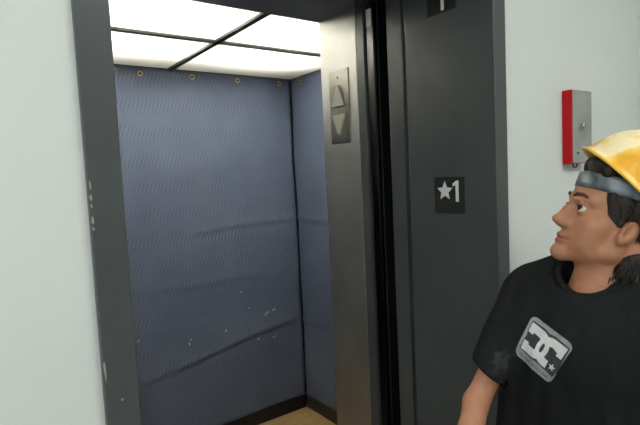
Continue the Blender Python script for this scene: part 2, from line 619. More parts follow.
side_pad, soff = pad('quilted_wall_pad', 'narrow view of blue quilted pad on the side wall, beside the stainless column', (XS, YB - .008, 0), (0, -1, 0), (-1, 0, 0), W_SIDE, BZ, CZ - .004, M_QUILT_Y, 11, gs + [(gs[0][0] + .27 * k, gs[0][1]) for k in (1, 2, 3)],
    [(1.255, -0.03, 0.004, 0.006, -0.2, 1.3), (0.62, 0.05, 0.004, 0.006, -0.2, 1.3)])

# pale scuffs and lint caught on the back pad
for px, py, w, h, a in ((241, 292, .012, .010, .2), (250, 308, .010, .012, 0), (226.5, 331, .012, .016, .1), (189.5, 344, .009, .024, .3), (191, 340, .012, .008, .1),
                        (268, 312.5, .034, .007, .45), (274, 309.5, .04, .008, .2), (266, 315, .008, .016, .0), (259, 339, .018, .008, -.2), (275, 336.5, .05, .004, .2), (138, 341, .03, .006, .6)):
    p = on_plane(px, py, 1, YB)
    s, z = p.x - XL, p.z
    bm = bmesh.new()
    n = 12
    rnd = random.Random(int(px * 7))
    vs = []
    for k in range(n):
        th = 2 * math.pi * k / n
        rr = rnd.uniform(.6, 1.1) * .5
        du, dv = w * rr * math.cos(th), h * rr * math.sin(th)
        uu, vv = du * math.cos(a) - dv * math.sin(a), du * math.sin(a) + dv * math.cos(a)
        vs.append(bm.verts.new((XL + s + uu, YB - boff(s + uu, z + vv) - .0018, z + vv)))
    c = bm.verts.new((XL + s, YB - boff(s, z) - .004, z))
    for k in range(n):
        bm.faces.new((vs[k], vs[(k + 1) % n], c))
    bmesh.ops.recalc_face_normals(bm, faces=bm.faces)
    obj('lint_fleck', bm, M_FLECK, back_pad)

# ------------------------------------------------------------------ direction arrows on the column
ap = thing('direction_indicator', 'brushed steel plate with up and down arrow lenses on the stainless column', 'indicator', (B0, 1.435, CAM_Z + .245))
Y0a, Y1a, Z1a, Z0a = 1.3784, 1.4914, CAM_Z + .377, CAM_Z + .1138
obj('plate', box(B0 - .004, B0 - .0006, Y0a, Y1a, Z0a, Z1a, 0.0012), M_PLATE, ap)
yc = (Y0a + Y1a) / 2 + .001
eu, ev, en_ = (0, -1, 0), (0, 0, 1), (-1, 0, 0)
for sgn, zc in ((1, CAM_Z + .284), (-1, CAM_Z + .182)):
    hw, hh, tw = 0.036, 0.036, 0.006
    pts = [(-hw, -hh * sgn), (hw, -hh * sgn), (tw, hh * sgn), (-tw, hh * sgn)]
    bm = prism(pts, (B0 - .004, yc, zc), eu, ev, en_, 0.007)
    a = obj('arrow_lens', bm, M_ARROW, ap)
    a['label'] = 'pale arrow pointing up' if sgn > 0 else 'pale arrow pointing down'
for zc in (Z1a - .026, Z0a + .036):
    obj('screw', tube([(B0 - .0035, yc + .002, zc), (B0 - .006, yc + .002, zc)], 0.004, 12), M_CHROME, ap)


# ------------------------------------------------------------------ signs on the jamb
def digit_one(h):
    w = 0.17 * h
    return [(0, 0), (w, 0), (w, h), (w * .25, h), (-w * .1, h * .95), (-w * 1.0, h * .87), (-w * 1.0, h * .72), (0, h * .8)]


sg = thing('star_floor_sign', 'small black tactile sign with white star and 1 on the right jamb', 'sign', (B0, .946, CAM_Z - .075))
s0y, s1y, sz1, sz0 = 0.8918, 1.0001, CAM_Z - .0209, CAM_Z - .128
obj('plate', box(B0 - .003, B0, s0y, s1y, sz0, sz1, 0.001), M_BLACK, sg)
pts = []
for k in range(10):
    rr = 0.0295 if k % 2 == 0 else 0.0135
    w = math.pi / 2 + k * math.pi / 5
    pts.append((rr * math.cos(w), rr * math.sin(w)))
obj('star', prism(pts, (B0 - .003, s1y - .040, sz1 - .042), eu, ev, en_, 0.0012), M_TEXT, sg)
obj('numeral_one', prism(digit_one(0.060), (B0 - .003, s1y - .079, sz1 - .072), eu, ev, en_, 0.0012), M_TEXT, sg)

s2 = thing('floor_number_sign', 'larger black sign with tall white 1 high on the right jamb', 'sign', (B0, .956, CAM_Z + .5))
t0y, t1y = 0.9041, 1.0081
obj('plate', box(B0 - .003, B0, t0y, t1y, CAM_Z + .4447, CAM_Z + .565, 0.001), M_BLACK, s2)
obj('numeral_one', prism([(p[0] * .62, p[1]) for p in digit_one(0.100)], (B0 - .003, .9560, CAM_Z + .4490), eu, ev, en_, 0.0012), M_TEXT, s2)

# ------------------------------------------------------------------ red key box on the wall
bx0, bx1, bz0, bz1, bd = 1.5016, 1.6166, CAM_Z - .0012, CAM_Z + .221, 0.0317
kb = thing('red_key_box', 'small red wall box with grey metal front and lock', 'key box', (1.559, WY, 1.66))
obj('box_body', box(bx0, bx1, WY - bd, WY, bz0, bz1, 0.003), M_RED, kb)
dr = obj('front_cover', box(bx0 + .001, bx1 - .002, WY - bd - .003, WY - bd, bz0 + .002, bz1 - .002, 0.001), M_ALU, kb)
lp = on_plane(581, 126, 1, WY - bd - .003)
lk = obj('lock_cylinder', tube([(lp.x, WY - bd - .002, lp.z), (lp.x, WY - bd - .014, lp.z), (lp.x, WY - bd - .016, lp.z)], [.0095, .0095, .008], 20), M_CHROME, dr, smooth=False)
obj('key_slot', box(lp.x - .001, lp.x + .001, WY - bd - .0168, WY - bd - .0155, lp.z - .005, lp.z + .005), M_DARKGAP, dr)
lp = on_plane(578, 153, 1, WY - bd - .003)
obj('small_label', box(lp.x - .007, lp.x + .007, WY - bd - .0036, WY - bd - .0028, lp.z - .003, lp.z + .003), M_BAR, dr)
ringc = Vector(((bx0 + bx1) / 2 - .012, WY - bd / 2, bz0 - .004))
obj('hanging_ring', tube([ringc + Vector((.013 * math.cos(w), 0, .007 * math.sin(w))) for w in [2 * math.pi * k / 18 for k in range(18)]], .0025, 8, closed=True), M_BAR, kb, smooth=True)


# ------------------------------------------------------------------ implicit surfaces for the person
class Field:
    def __init__(self, xs, ys, zs):
        self.x, self.y, self.z = (np.asarray(a, np.float32) for a in (xs, ys, zs))
        self.d = np.full((len(xs), len(ys), len(zs)), 0.5, np.float32)

    def _slice(self, lo, hi):
        s = []
        for a, l, h in zip((self.x, self.y, self.z), lo, hi):
            i0, i1 = np.searchsorted(a, l), np.searchsorted(a, h)
            s.append(slice(max(0, i0 - 1), min(len(a), i1 + 1)))
        return tuple(s)

    def op(self, fn, lo, hi, k, mode, M=None):
        """fn(P) distance in its own frame; M maps that frame into the field's"""
        lo, hi = np.array(lo, float), np.array(hi, float)
        if M is not None:
            cs = np.array([[x, y, z] for x in (lo[0], hi[0]) for y in (lo[1], hi[1]) for z in (lo[2], hi[2])])
            Mn = np.array(M)
            cs = cs @ Mn[:3, :3].T + Mn[:3, 3]
            lo, hi = cs.min(0), cs.max(0)
        s = self._slice(lo, hi)
        X, Y, Z = np.meshgrid(self.x[s[0]], self.y[s[1]], self.z[s[2]], indexing='ij')
        P = np.stack((X, Y, Z), -1)
        if P.size == 0:
            return
        if M is not None:
            Mi = np.array(M.inverted(), dtype=np.float32)
            P = P @ Mi[:3, :3].T + Mi[:3, 3]
        e = fn(P).astype(np.float32)
        d = self.d[s]
        if mode == 'add':
            h = np.clip(0.5 + 0.5 * (d - e) / k, 0, 1)
            self.d[s] = d * (1 - h) + e * h - k * h * (1 - h)
        else:
            e = -e
            h = np.clip(0.5 - 0.5 * (d - e) / k, 0, 1)
            self.d[s] = d * (1 - h) + e * h + k * h * (1 - h)

    def ell(self, c, r, k=0.01, mode='add', M=None, rot=None):
        c, r = np.array(c, np.float32), np.array(r, np.float32)
        Rm = None if rot is None else np.array(rot.to_3x3(), dtype=np.float32)

        def fn(P):
            q = P - c
            if Rm is not None:
                q = q @ Rm
            k0 = np.sqrt(((q / r) ** 2).sum(-1)) + 1e-9
            k1 = np.sqrt(((q / (r * r)) ** 2).sum(-1)) + 1e-9
            return k0 * (k0 - 1) / k1
        m = float(r.max()) + 2 * k + 0.012
        self.op(fn, c - m, c + m, k, mode, M)

    def cap(self, a, b, ra, rb=None, k=0.01, mode='add', M=None):
        rb = ra if rb is None else rb
        a, b = np.array(a, np.float32), np.array(b, np.float32)
        ab = b - a
        L2 = float(ab @ ab)

        def fn(P):
            t = np.clip(((P - a) @ ab) / L2, 0, 1)
            q = P - a - t[..., None] * ab
            return np.sqrt((q * q).sum(-1)) - (ra + (rb - ra) * t)
        m = max(ra, rb) + 2 * k + 0.012
        self.op(fn, np.minimum(a, b) - m, np.maximum(a, b) + m, k, mode, M)

    def chain(self, pts, radii, k=0.01, M=None):
        for i in range(len(pts) - 1):
            self.cap(pts[i], pts[i + 1], radii[i], radii[i + 1], k, 'add', M)

    def plane_cut(self, p, n, lo, hi, k=0.004):
        """remove the side n points to, within the box"""
        p, n = np.array(p, np.float32), np.array(n, np.float32)
        n = n / np.linalg.norm(n)
        self.op(lambda P: -((P - p) @ n), lo, hi, k, 'sub')

    def mesh(self, name):
        d = self.d
        ins = d < 0
        nx, ny, nz = d.shape
        acc = np.zeros((nx - 1, ny - 1, nz - 1, 3), np.float32)
        cnt = np.zeros((nx - 1, ny - 1, nz - 1), np.float32)
        ax = (self.x, self.y, self.z)
        for a in range(3):
            sl0 = [slice(None)] * 3
            sl1 = [slice(None)] * 3
            sl0[a] = slice(0, -1)
            sl1[a] = slice(1, None)
            d0, d1 = d[tuple(sl0)], d[tuple(sl1)]
            cr = ins[tuple(sl0)] != ins[tuple(sl1)]
            idx = np.argwhere(cr)
            t = d0[cr] / (d0[cr] - d1[cr])
            pos = np.stack([ax[b][idx[:, b]] for b in range(3)], -1)
            pos[:, a] += t * (ax[a][idx[:, a] + 1] - ax[a][idx[:, a]])
            o1, o2 = [b for b in range(3) if b != a]
            for u in (0, -1):
                for v in (0, -1):
                    ci = idx.copy()
                    ci[:, o1] += u
                    ci[:, o2] += v
                    ok = ((ci >= 0) & (ci < np.array(cnt.shape))).all(1)
                    c = ci[ok]
                    np.add.at(acc, (c[:, 0], c[:, 1], c[:, 2]), pos[ok])
                    np.add.at(cnt, (c[:, 0], c[:, 1], c[:, 2]), 1)
        act = cnt > 0
        vid = np.full(cnt.shape, -1, np.int64)
        vid[act] = np.arange(act.sum())
        V = acc[act] / cnt[act][:, None]
        Fs = []
        for a in range(3):
            sl0 = [slice(None)] * 3
            sl1 = [slice(None)] * 3
            sl0[a] = slice(0, -1)
            sl1[a] = slice(1, None)
            i0 = ins[tuple(sl0)]
            cr = i0 != ins[tuple(sl1)]
            idx = np.argwhere(cr)
            o1, o2 = (a + 1) % 3, (a + 2) % 3
            ok = (idx[:, o1] > 0) & (idx[:, o2] > 0) & (idx[:, o1] < cnt.shape[o1]) & (idx[:, o2] < cnt.shape[o2])
            idx = idx[ok]
            flip = ~i0[cr][ok]
            q = []
            for u, v in ((-1, -1), (0, -1), (0, 0), (-1, 0)):
                c = idx.copy()
                c[:, o1] += u
                c[:, o2] += v
                q.append(vid[c[:, 0], c[:, 1], c[:, 2]])
            q = np.stack(q, -1)
            q[flip] = q[flip][:, ::-1]
            Fs.append(q)
        Fq = np.concatenate(Fs)
        Fq = Fq[(Fq >= 0).all(1)]
        me = bpy.data.meshes.new(name)
        me.from_pydata(V.tolist(), [], Fq.tolist())
        me.update()
        return me, V, Fq


def axis(segs):
    """[(start, end, step), ...] -> non-uniform axis"""
    out = []
    for a, b, s in segs:
        n = max(1, int(round((b - a) / s)))
        out.extend(np.linspace(a, b, n, endpoint=False))
    out.append(segs[-1][1])
    return np.array(out)


# ---- frames
PX, PY, PROT = 1.09, 0.49, math.radians(100)
person = thing('person', 'young person in black T-shirt and yellow hard hat looking up and left', 'person', (PX, PY, 0), PROT)
BM = WORLD[person.name]
BI = BM.inverted()
HAZ, HPITCH = math.radians(136.8), math.radians(20.5)
hf = Vector((math.cos(HAZ) * math.cos(HPITCH), math.sin(HAZ) * math.cos(HPITCH), math.sin(HPITCH)))
hr = hf.cross(Vector((0, 0, 1))).normalized()
hu = hr.cross(hf)
EYE_L = CPOS + ray(581, 208) * 1.02
HO = EYE_L + hr * 0.031 - hf * 0.083
HW = Matrix(((hr.x, hf.x, hu.x, HO.x), (hr.y, hf.y, hu.y, HO.y), (hr.z, hf.z, hu.z, HO.z), (0, 0, 0, 1)))
HL = BI @ HW            # head frame -> person frame


def H(p):
    return tuple(HL @ Vector(p))


hz = HL.translation.z
body = Field(axis([(-.34, .34, .0035)]), axis([(-.22, .36, .0035)]),
             axis([(-.01, .52, .012), (.52, hz - .16, .0055), (hz - .16, hz + .17, .0026)]))
# torso, neck
body.cap((-.10, -.01, 1.16), (.10, -.01, 1.16), .095, k=.03)
body.ell((0, .0, 1.0), (.145, .095, .2), .04)
body.ell((0, -.005, .84), (.15, .10, .11), .04)
body.cap((0, -.015, 1.235), (.155, -.005, 1.235), .055, .052, .03)
body.cap((0, -.015, 1.235), (-.155, -.005, 1.235), .055, .052, .03)
nb = Vector((.024, .004, 1.255))
body.chain([tuple(nb), H((0, -.014, -.085)), H((0, -.030, -.02))], [.057, .051, .047], .012)
# sterno muscle and throat
body.cap((.018, .048, 1.262), H((-.05, -.035, -.055)), .011, .016, .018)
body.cap((-.018, .048, 1.262), H((-.058, -.03, -.05)), .010, .015, .018)
body.ell(H((0, .012, -.125)), (.014, .014, .02), .018)
# collar bones
body.cap((.02, .052, 1.25), (.14, .02, 1.268), .010, .01, .018)
body.cap((-.02, .052, 1.25), (-.14, .02, 1.268), .010, .01, .018)
# arms
ARM_R = [(.165, -.005, 1.245), (.226, .146, 1.03), (.214, .27, .84)]
ARM_L = [(-.165, -.005, 1.245), (-.225, -.03, .985), (-.235, .045, .755)]


def lerp(a, b, t):
    return tuple(np.array(a) * (1 - t) + np.array(b) * t)


for A in (ARM_R, ARM_L):
    body.chain([A[0], lerp(A[0], A[1], .45), A[1]], [.044, .030, .0265], .02)
    body.chain([A[1], lerp(A[1], A[2], .3), A[2]], [.0275, .028, .021], .015)


def hand(A, side):
    w = Vector(A[2])
    d = (Vector(A[2]) - Vector(A[1])).normalized()
    inward = Vector((-side, 0, 0))
    inward = (inward - d * inward.dot(d)).normalized()      # palm faces the thigh
    f = inward.cross(d) * side                               # towards the thumb side
    if f.y < 0:
        f = -f
    pc = w + d * .052
    rot = Matrix((f, inward, d)).transposed()
    body.ell(tuple(pc), (.040, .015, .052), .012, rot=rot.to_4x4())
    body.cap(tuple(w - d * .01), tuple(w + d * .03), .022, .023, .015)
    for off, ln, rr in ((.030, .072, .0086), (.010, .080, .009), (-.011, .074, .0086), (-.030, .058, .0076)):
        a = w + d * .088 + f * off
        b1 = a + (d * .93 + inward * .30).normalized() * ln * .45 + f * off * .08
        b2 = b1 + (d * .75 + inward * .65).normalized() * ln * .33
        b3 = b2 + (d * .45 + inward * .88).normalized() * ln * .24
        body.chain([tuple(a - d * .02), tuple(a), tuple(b1), tuple(b2), tuple(b3)], [rr * 1.05, rr * 1.05, rr, rr * .93, rr * .8], .0035)
    a = w + d * .03 + f * .026
    b1 = a + (f * .62 + d * .7 + inward * .3).normalized() * .038
    b2 = b1 + (f * .28 + d * .9 + inward * .32).normalized() * .028
    b3 = b2 + (f * .1 + d * .92 + inward * .35).normalized() * .02
    body.chain([tuple(a), tuple(b1), tuple(b2), tuple(b3)], [.0145, .0115, .0098, .008], .006)


hand(ARM_R, 1)
hand(ARM_L, -1)
# legs
for s in (1, -1):
    body.chain([(s * .085, 0, .84), (s * .092, .02, .45), (s * .095, -.02, .09)], [.082, .05, .034], .03)
    body.cap((s * .097, -.03, .05), (s * .105, .12, .035), .036, .028, .02)
# ---- head
h = dict(M=HL)
body.ell((0, -.015, .035), (.0735, .0965, .087), .01, **h)
body.ell((0, .026, -.03), (.060, .060, .082), .02, **h)
body.ell((0, .044, .036), (.058, .048, .05), .02, **h)              # forehead
body.ell((0, .062, -.068), (.032, .030, .036), .016, **h)           # mouth block
body.ell((0, .0835, -.099), (.017, .0145, .0135), .014, **h)         # chin
for s in (1, -1):
    body.cap((s * .010, .076, -.099), (s * .051, .008, -.070), .013, .014, .018, **h)   # jaw line
    body.cap((s * .051, .008, -.070), (s * .062, -.005, -.02), .015, .018, .016, **h)
    body.ell((s * .044, .050, -.028), (.021, .021, .018), .022, **h)   # cheek bone
    body.ell((s * .034, .052, -.055), (.021, .023, .032), .022, **h)   # cheek
    body.cap((s * .012, .0890, .019), (s * .044, .070, .018), .0085, .009, .012, **h)   # brow
    body.ell((s * .031, .094, -.001), (.018, .0135, .0105), .010, 'sub', **h)           # socket
# nose
body.chain([(0, .087, .012), (0, .0965, -.010), (0, .1090, -.033)], [.0078, .0074, .0085], .010, **h)
body.cap((0, .076, .006), (0, .086, -.032), .0105, .0140, .010, **h)
body.ell((0, .1105, -.0355), (.0085, .0082, .0078), .006, **h)
for s in (1, -1):
    body.ell((s * .0110, .0965, -.0395), (.0078, .0110, .0072), .009, **h)
    body.ell((0, .0950, -.0420), (.0075, .0120, .0060), .006, **h)
    body.ell((s * .0062, .1010, -.0465), (.0026, .0042, .0022), .002, 'sub', **h)
# philtrum and lips
body.chain([(-.025, .077, -.0690), (-.011, .0895, -.0650), (0, .0920, -.0655), (.011, .0895, -.0650), (.025, .077, -.0690)], [.0028, .0044, .0046, .0044, .0028], .006, **h)
body.chain([(-.024, .077, -.0715), (-.011, .0885, -.0760), (0, .0910, -.0765), (.011, .0885, -.0760), (.024, .077, -.0715)], [.0028, .0048, .0052, .0048, .0028], .006, **h)
for a, b_ in (((-.028, .0815, -.0710), (-.012, .0945, -.0706)), ((-.012, .0945, -.0706), (.012, .0945, -.0706)), ((.012, .0945, -.0706), (.028, .0815, -.0710))):
    body.cap(a, b_, .0014, .0016, .003, 'sub', **h)
# eyelids around the eyeballs
for s in (1, -1):
    ec = (s * .031, .0765, .000)
    body.ell(ec, (.0142, .0140, .0138), .006, **h)
    rt = Matrix.Rotation(s * math.radians(-16), 4, 'Z')
    body.ell((s * .0330, .087, -.0005), (.0138, .013, .0060), .002, 'sub', rot=rt, **h)
# ears
for s in (1, -1):
    rt = Matrix.Rotation(math.radians(14), 4, 'X') @ Matrix.Rotation(s * math.radians(-24), 4, 'Z')
    body.ell((s * .0775, .000, -.021), (.0072, .0175, .0245), .007, rot=rt, **h)
    body.ell((s * .0765, .008, -.038), (.0070, .0085, .0110), .008, **h)
    body.ell((s * .0845, .004, -.018), (.0062, .0110, .0160), .004, 'sub', rot=rt, **h)
    body.ell((s * .0805, .012, -.020), (.0040, .0045, .0070), .004, **h)
me, V, Fq = body.mesh('body')
# lip colour as a vertex attribute (where the skin itself is redder)
HLi = np.array(HL.inverted())
Ph = V @ HLi[:3, :3].T + HLi[:3, 3]
lipw = np.exp(-((Ph[:, 0] / .023) ** 4)) * np.exp(-(((Ph[:, 2] + .0708) / .0100) ** 4)) * (Ph[:, 1] > .074)
a = me.attributes.new('tint', 'FLOAT', 'POINT')
a.data.foreach_set('value', (lipw * .55).astype(np.float32))
bo = mesh_obj('body', me, M_SKIN, person, smooth=True)

# eyes
gaze = Vector((-0.12, .95, .16)).normalized()
for s in (1, -1):
    bm = bmesh.new()
    bmesh.ops.create_uvsphere(bm, u_segments=28, v_segments=20, radius=.0121)
    q = Vector((0, 0, 1)).rotation_difference(gaze)
    for fc in bm.faces:
        fc.material_index = 1 if fc.calc_center_median().normalized().z > math.cos(math.radians(33)) else 0
    bm.transform(Matrix.Translation((s * .031, .0765, 0)) @ q.to_matrix().to_4x4())
    bm.transform(HW)
    obj('eye', bm, [M_EYEWHITE, M_IRIS], person, smooth=True)
    bm = bmesh.new()
    pth = [HW @ Vector(p) for p in ((s * .010, .0965, .0210), (s * .020, .0955, .0262), (s * .034, .0885, .0270), (s * .049, .0745, .0195))]
    bm_tube(bm, pth, [.0030, .0044, .0038, .0016], 8)
    obj('eyebrow', bm, M_BROW, person, smooth=True)
    pth = []
    for k in range(9):
        u = -1 + 2 * k / 8
        x = s * .0315 + u * .0125
        zz = .0058 * math.sqrt(max(0, 1 - u * u)) - .0005
        yy = .0765 + math.sqrt(max(1e-6, .0146 ** 2 - (u * .0125) ** 2 - zz * zz))
        pth.append(HW @ Vector((x, yy, zz)))
    obj('eyelash', tube(pth, [.0006] + [.0012] * 7 + [.0008], 6), M_HAIR, person, smooth=True)

# ---- hair (head frame)
hf_ = Field(axis([(-.115, .115, .003)]), axis([(-.15, .115, .003)]), axis([(-.165, .15, .003)]))
hf_.ell((0, -.014, .038), (.0785, .1040, .092), .01)
hf_.ell((0, -.065, -.03), (.070, .055, .07), .02)
hf_.ell((0, -.080, -.085), (.058, .042, .055), .02)                 # nape
for s in (1, -1):
    hf_.ell((s * .058, -.050, -.080), (.026, .034, .050), .015)      # locks behind the ear
    hf_.ell((s * .060, -.028, -.092), (.014, .020, .032), .01)
    hf_.cap((s * .068, .014, .03), (s * .069, .016, -.012), .011, .004, .008)   # sideburn
    hf_.ell((s * .058, .030, .040), (.014, .026, .026), .012)
for s in (1, -1):
    hf_.ell((s * .084, .002, -.027), (.014, .019, .022), .006, 'sub')
hf_.ell((0, .058, .092), (.056, .032, .025), .015)                 # fringe pushed up under the hat
hf_.ell((-.030, .060, .084), (.034, .028, .022), .012)
# open the face
hf_.ell((0, .112, -.037), (.070, .090, .098), .010, 'sub')
X, Y, Z = np.meshgrid(hf_.x, hf_.y, hf_.z, indexing='ij')
lump = np.zeros_like(hf_.d)
for k in range(14):
    w = rng.normal(size=3)
    w /= np.linalg.norm(w)
    fq = rng.uniform(90, 330)
    lump += np.sin((X * w[0] + Y * w[1] + Z * w[2] * .5) * fq + rng.uniform(0, 6.28))
hf_.d += lump * 0.0007
me, V, Fq = hf_.mesh('hair')
me.transform(HL)
me.update()
mesh_obj('hair', me, M_HAIR, person, smooth=True)
# loose strands lying over the hair, combed down and back
bm = bmesh.new()
Nn = np.zeros_like(V)
for v_ in me.vertices:
    Nn[v_.index] = v_.normal
Vp = np.array([v_.co for v_ in me.vertices])
HLr = np.array(HL)[:3, :3]
pick = rng.permutation(len(Vp))
cnt_ = 0
for i in pick:
    ph_ = V[i]                      # head frame
    if ph_[2] > .055 or cnt_ > 700 or ph_[1] > .034:
        continue
    if abs(ph_[0]) > .055 and -.024 < ph_[1] < .034 and -.062 < ph_[2] < .012:
        continue                    # keep the ear clear
    near = ph_[0] < 0
    if not near and rng.random() < .7:
        continue
    n_ = HLr.T @ Nn[i]
    fl = np.array((0, -.35 if ph_[2] > -.03 else -.05, -1.0)) + rng.normal(0, .22, 3)
    fl -= n_ * (fl @ n_) * .9
    fl /= np.linalg.norm(fl)
    L_ = rng.uniform(.018, .042)
    p0 = ph_ - n_ * .001
    p1 = p0 + fl * L_ * .5 + n_ * .0022
    p2 = p0 + fl * L_ + n_ * rng.uniform(-.002, .004) + rng.normal(0, .002, 3)
    bm_tube(bm, [HW @ Vector(p0), HW @ Vector(p1), HW @ Vector(p2)], [.0016, .0017, .0004], 5)
    cnt_ += 1
o = obj('hair_strands', bm, M_HAIR, person, smooth=True)
o['kind'] = 'stuff'

# ---- headband
bm = bmesh.new()
N = 72
prof = [(.0015, -.017), (.0048, -.0155), (.0056, -.006), (.0050, .0), (.0056, .006), (.0048, .0155), (.0015, .017), (-.001, .0)]
rings = []
for i in range(N):
    w = 2 * math.pi * i / N
    ring = []
    for (o, z) in prof:
        rx, ry = .0800 + o, .1035 + o
        ring.append(bm.verts.new(HW @ Vector((rx * math.cos(w), -.0125 + ry * math.sin(w), .0600 + z - .10 * 0 * math.sin(w)))))
    rings.append(ring)
for i in range(N):
    r0, r1 = rings[i], rings[(i + 1) % N]
    for k in range(len(prof)):
        bm.faces.new((r0[k], r0[(k + 1) % len(prof)], r1[(k + 1) % len(prof)], r1[k]))
bmesh.ops.recalc_face_normals(bm, faces=bm.faces)
o = obj('headband', bm, M_STRAP, person, smooth=True)
o['label'] = 'grey band around the forehead under the hard hat'

# ---- hard hat
HATZ, HATP, HATR = math.radians(138.2), math.radians(50.6), math.radians(10.95)
af = Vector((math.cos(HATZ) * math.cos(HATP), math.sin(HATZ) * math.cos(HATP), math.sin(HATP)))
ar0 = af.cross(Vector((0, 0, 1))).normalized()
au0 = ar0.cross(af)
ar_ = ar0 * math.cos(HATR) + au0 * math.sin(HATR)
au = au0 * math.cos(HATR) - ar0 * math.sin(HATR)
HATO = HO - hf * .029 + hu * .061
HAT = Matrix(((ar_.x, af.x, au.x, HATO.x), (ar_.y, af.y, au.y, HATO.y), (ar_.z, af.z, au.z, HATO.z), (0, 0, 0, 1)))
bm = bmesh.new()
NA, NP = 96, 26
grid = []


def hat_pt(w, tt, inner=0.0):
    """w angle (pi/2 = front); tt 0 apex .. 1 dome foot .. 1.25 brim edge"""
    c, s = math.cos(w), math.sin(w)
    front = max(0, s)
    a, bb, hh = .112 - inner, .141 - inner, .114 - inner
    if tt <= 1:
        ph = tt * math.pi / 2
        rr = math.sin(ph) ** .92
        z = hh * math.cos(ph) ** .9 if ph < math.pi / 2 else 0
    else:
        u = (tt - 1) / .25
        rr = 1 + u * (.035 + .016 * front ** 2.5)
        z = -.008 * u - .006 * u * front ** 3
    x, y = a * rr * c, bb * rr * s
    # raised ridges running front to back
    if tt < 1:
        for rc, rh in ((0, .006), (.042, .003), (-.042, .003)):
            z += rh * math.exp(-((x - rc) / .009) ** 2) * (1 - tt ** 3)
    return Vector((x, y, z))


def shell(inner):
    rows = []
    for j in range(NP + 1):
        tt = 1.25 * j / NP
        if j == 0:
            rows.append([bm.verts.new(HAT @ hat_pt(0, 0, inner))])
            continue
        rows.append([bm.verts.new(HAT @ (hat_pt(2 * math.pi * i / NA, tt, inner) - Vector((0, 0, inner)))) for i in range(NA)])
    for j in range(NP):
        for i in range(NA):
            k = (i + 1) % NA
            if j == 0:
                bm.faces.new((rows[0][0], rows[1][i], rows[1][k]))
            else:
                bm.faces.new((rows[j][i], rows[j + 1][i], rows[j + 1][k], rows[j][k]))
    return rows


ro, ri = shell(0.0), shell(0.0028)
for i in range(NA):
    k = (i + 1) % NA
    bm.faces.new((ro[-1][i], ri[-1][i], ri[-1][k], ro[-1][k]))
bmesh.ops.recalc_face_normals(bm, faces=bm.faces)
hat = obj('hard_hat', bm, M_HAT, person, smooth=True)
hat['label'] = 'worn yellow hard hat tilted back with pale scuffs'
rim = [HAT @ (hat_pt(2 * math.pi * i / NA, 1.25) + Vector((0, 0, -.001))) for i in range(NA)]
obj('hat_rim', tube(rim, .0030, 8, closed=True), M_HATRIM, hat, smooth=True)

# ---- T-shirt
sh = Field(axis([(-.36, .36, .005)]), axis([(-.24, .30, .005)]), axis([(.74, 1.40, .005)]))
HEMT = {}
for A, hem in ((ARM_R, .76), (ARM_L, .70)):
    e = lerp(A[0], A[1], hem + .14)
    sh.cap(lerp(A[0], A[1], -.03), e, .063, .049, .028)
# sleeve hems, waist hem, neck opening
for A, hem in ((ARM_R, .76), (ARM_L, .70)):
    p = np.array(lerp(A[0], A[1], hem))
    n = np.array(A[1]) - np.array(A[0])
    n = n / np.linalg.norm(n)
    HEMT[A[0][0] > 0] = (p, n)
    sx = 1 if A[0][0] > 0 else -1
    if sx > 0:
        n = n + np.array((.42, .0, .0))
    sh.plane_cut(p, n, (min(sx * .125, sx * .34), -.2, .74), (max(sx * .125, sx * .34), .29, 1.16), .004)
    n = (np.array(A[1]) - np.array(A[0])) / np.linalg.norm(np.array(A[1]) - np.array(A[0]))
    sh.cap(tuple(p - n * .02), tuple(p + n * .1), .038, .040, .004, 'sub')
sh.cap((-.06, -.015, 1.255), (.06, -.015, 1.255), .082, k=.03)
for s in (1, -1):
    sh.cap((s * .03, -.015, 1.262), (s * .150, -.005, 1.235), .072, .064, .03)
    sh.cap((s * .05, -.022, 1.300 + (.030 if s > 0 else 0)), (s * .140, -.010, 1.264 + (.016 if s > 0 else 0)), .050, .051, .03)
sh.ell((0, .012, 1.14), (.188, .122, .16), .04)
sh.cap((-.110, .0, 1.05), (.110, .0, 1.05), .112, k=.03)
sh.cap((-.125, .0, .84), (.125, .0, .84), .118, k=.05)
sh.ell((0, .0, .95), (.232, .122, .25), .04)
sh.plane_cut((0, 0, .80), (0, 0, -1), (-.36, -.24, .74), (.36, .3, .84), .003)
sh.cap((.018, -.004, 1.285), tuple(np.array(H((0, -.03, -.07))) + np.array((0, 0, .03))), .057, .068, .006, 'sub')
sh.ell((.022, .030, 1.326), (.068, .054, .052), .014, 'sub')
X, Y, Z = np.meshgrid(sh.x, sh.y, sh.z, indexing='ij')
wr = np.zeros_like(sh.d)
for (a_, b_, c_, ph, am) in ((22, 8, 9, .3, .0022), (-16, 14, 20, 1.2, .0018), (35, -10, 14, 2.2, .0013), (9, 25, -24, 4, .0016), (48, 10, -6, 5, .0010)):
    wr += am * np.sin(a_ * X + b_ * Y + c_ * Z + ph)
sh.d += wr * np.clip((1.32 - Z) / .15, 0.2, 1)
# long drape folds running down from the right armpit
for (x0, y0, z0, x1, y1, z1, rr) in ((.10, .10, 1.16, .15, .10, .86, .012), (.19, .05, 1.10, .225, .03, .84, .012), (.06, .115, 1.10, .10, .125, .84, .010), (-.04, .118, 1.05, -.06, .12, .84, .010)):
    sh.cap((x0, y0, z0), (x1, y1, z1), rr, rr, .022)
me, V, Fq = sh.mesh('t_shirt')
Vw = V @ np.array(BM)[:3, :3].T + np.array(BM)[:3, 3]
bvh = BVHTree.FromPolygons([Vector(v) for v in Vw.tolist()], Fq.tolist())
shirt = mesh_obj('t_shirt', me, M_SHIRT, person, smooth=True)

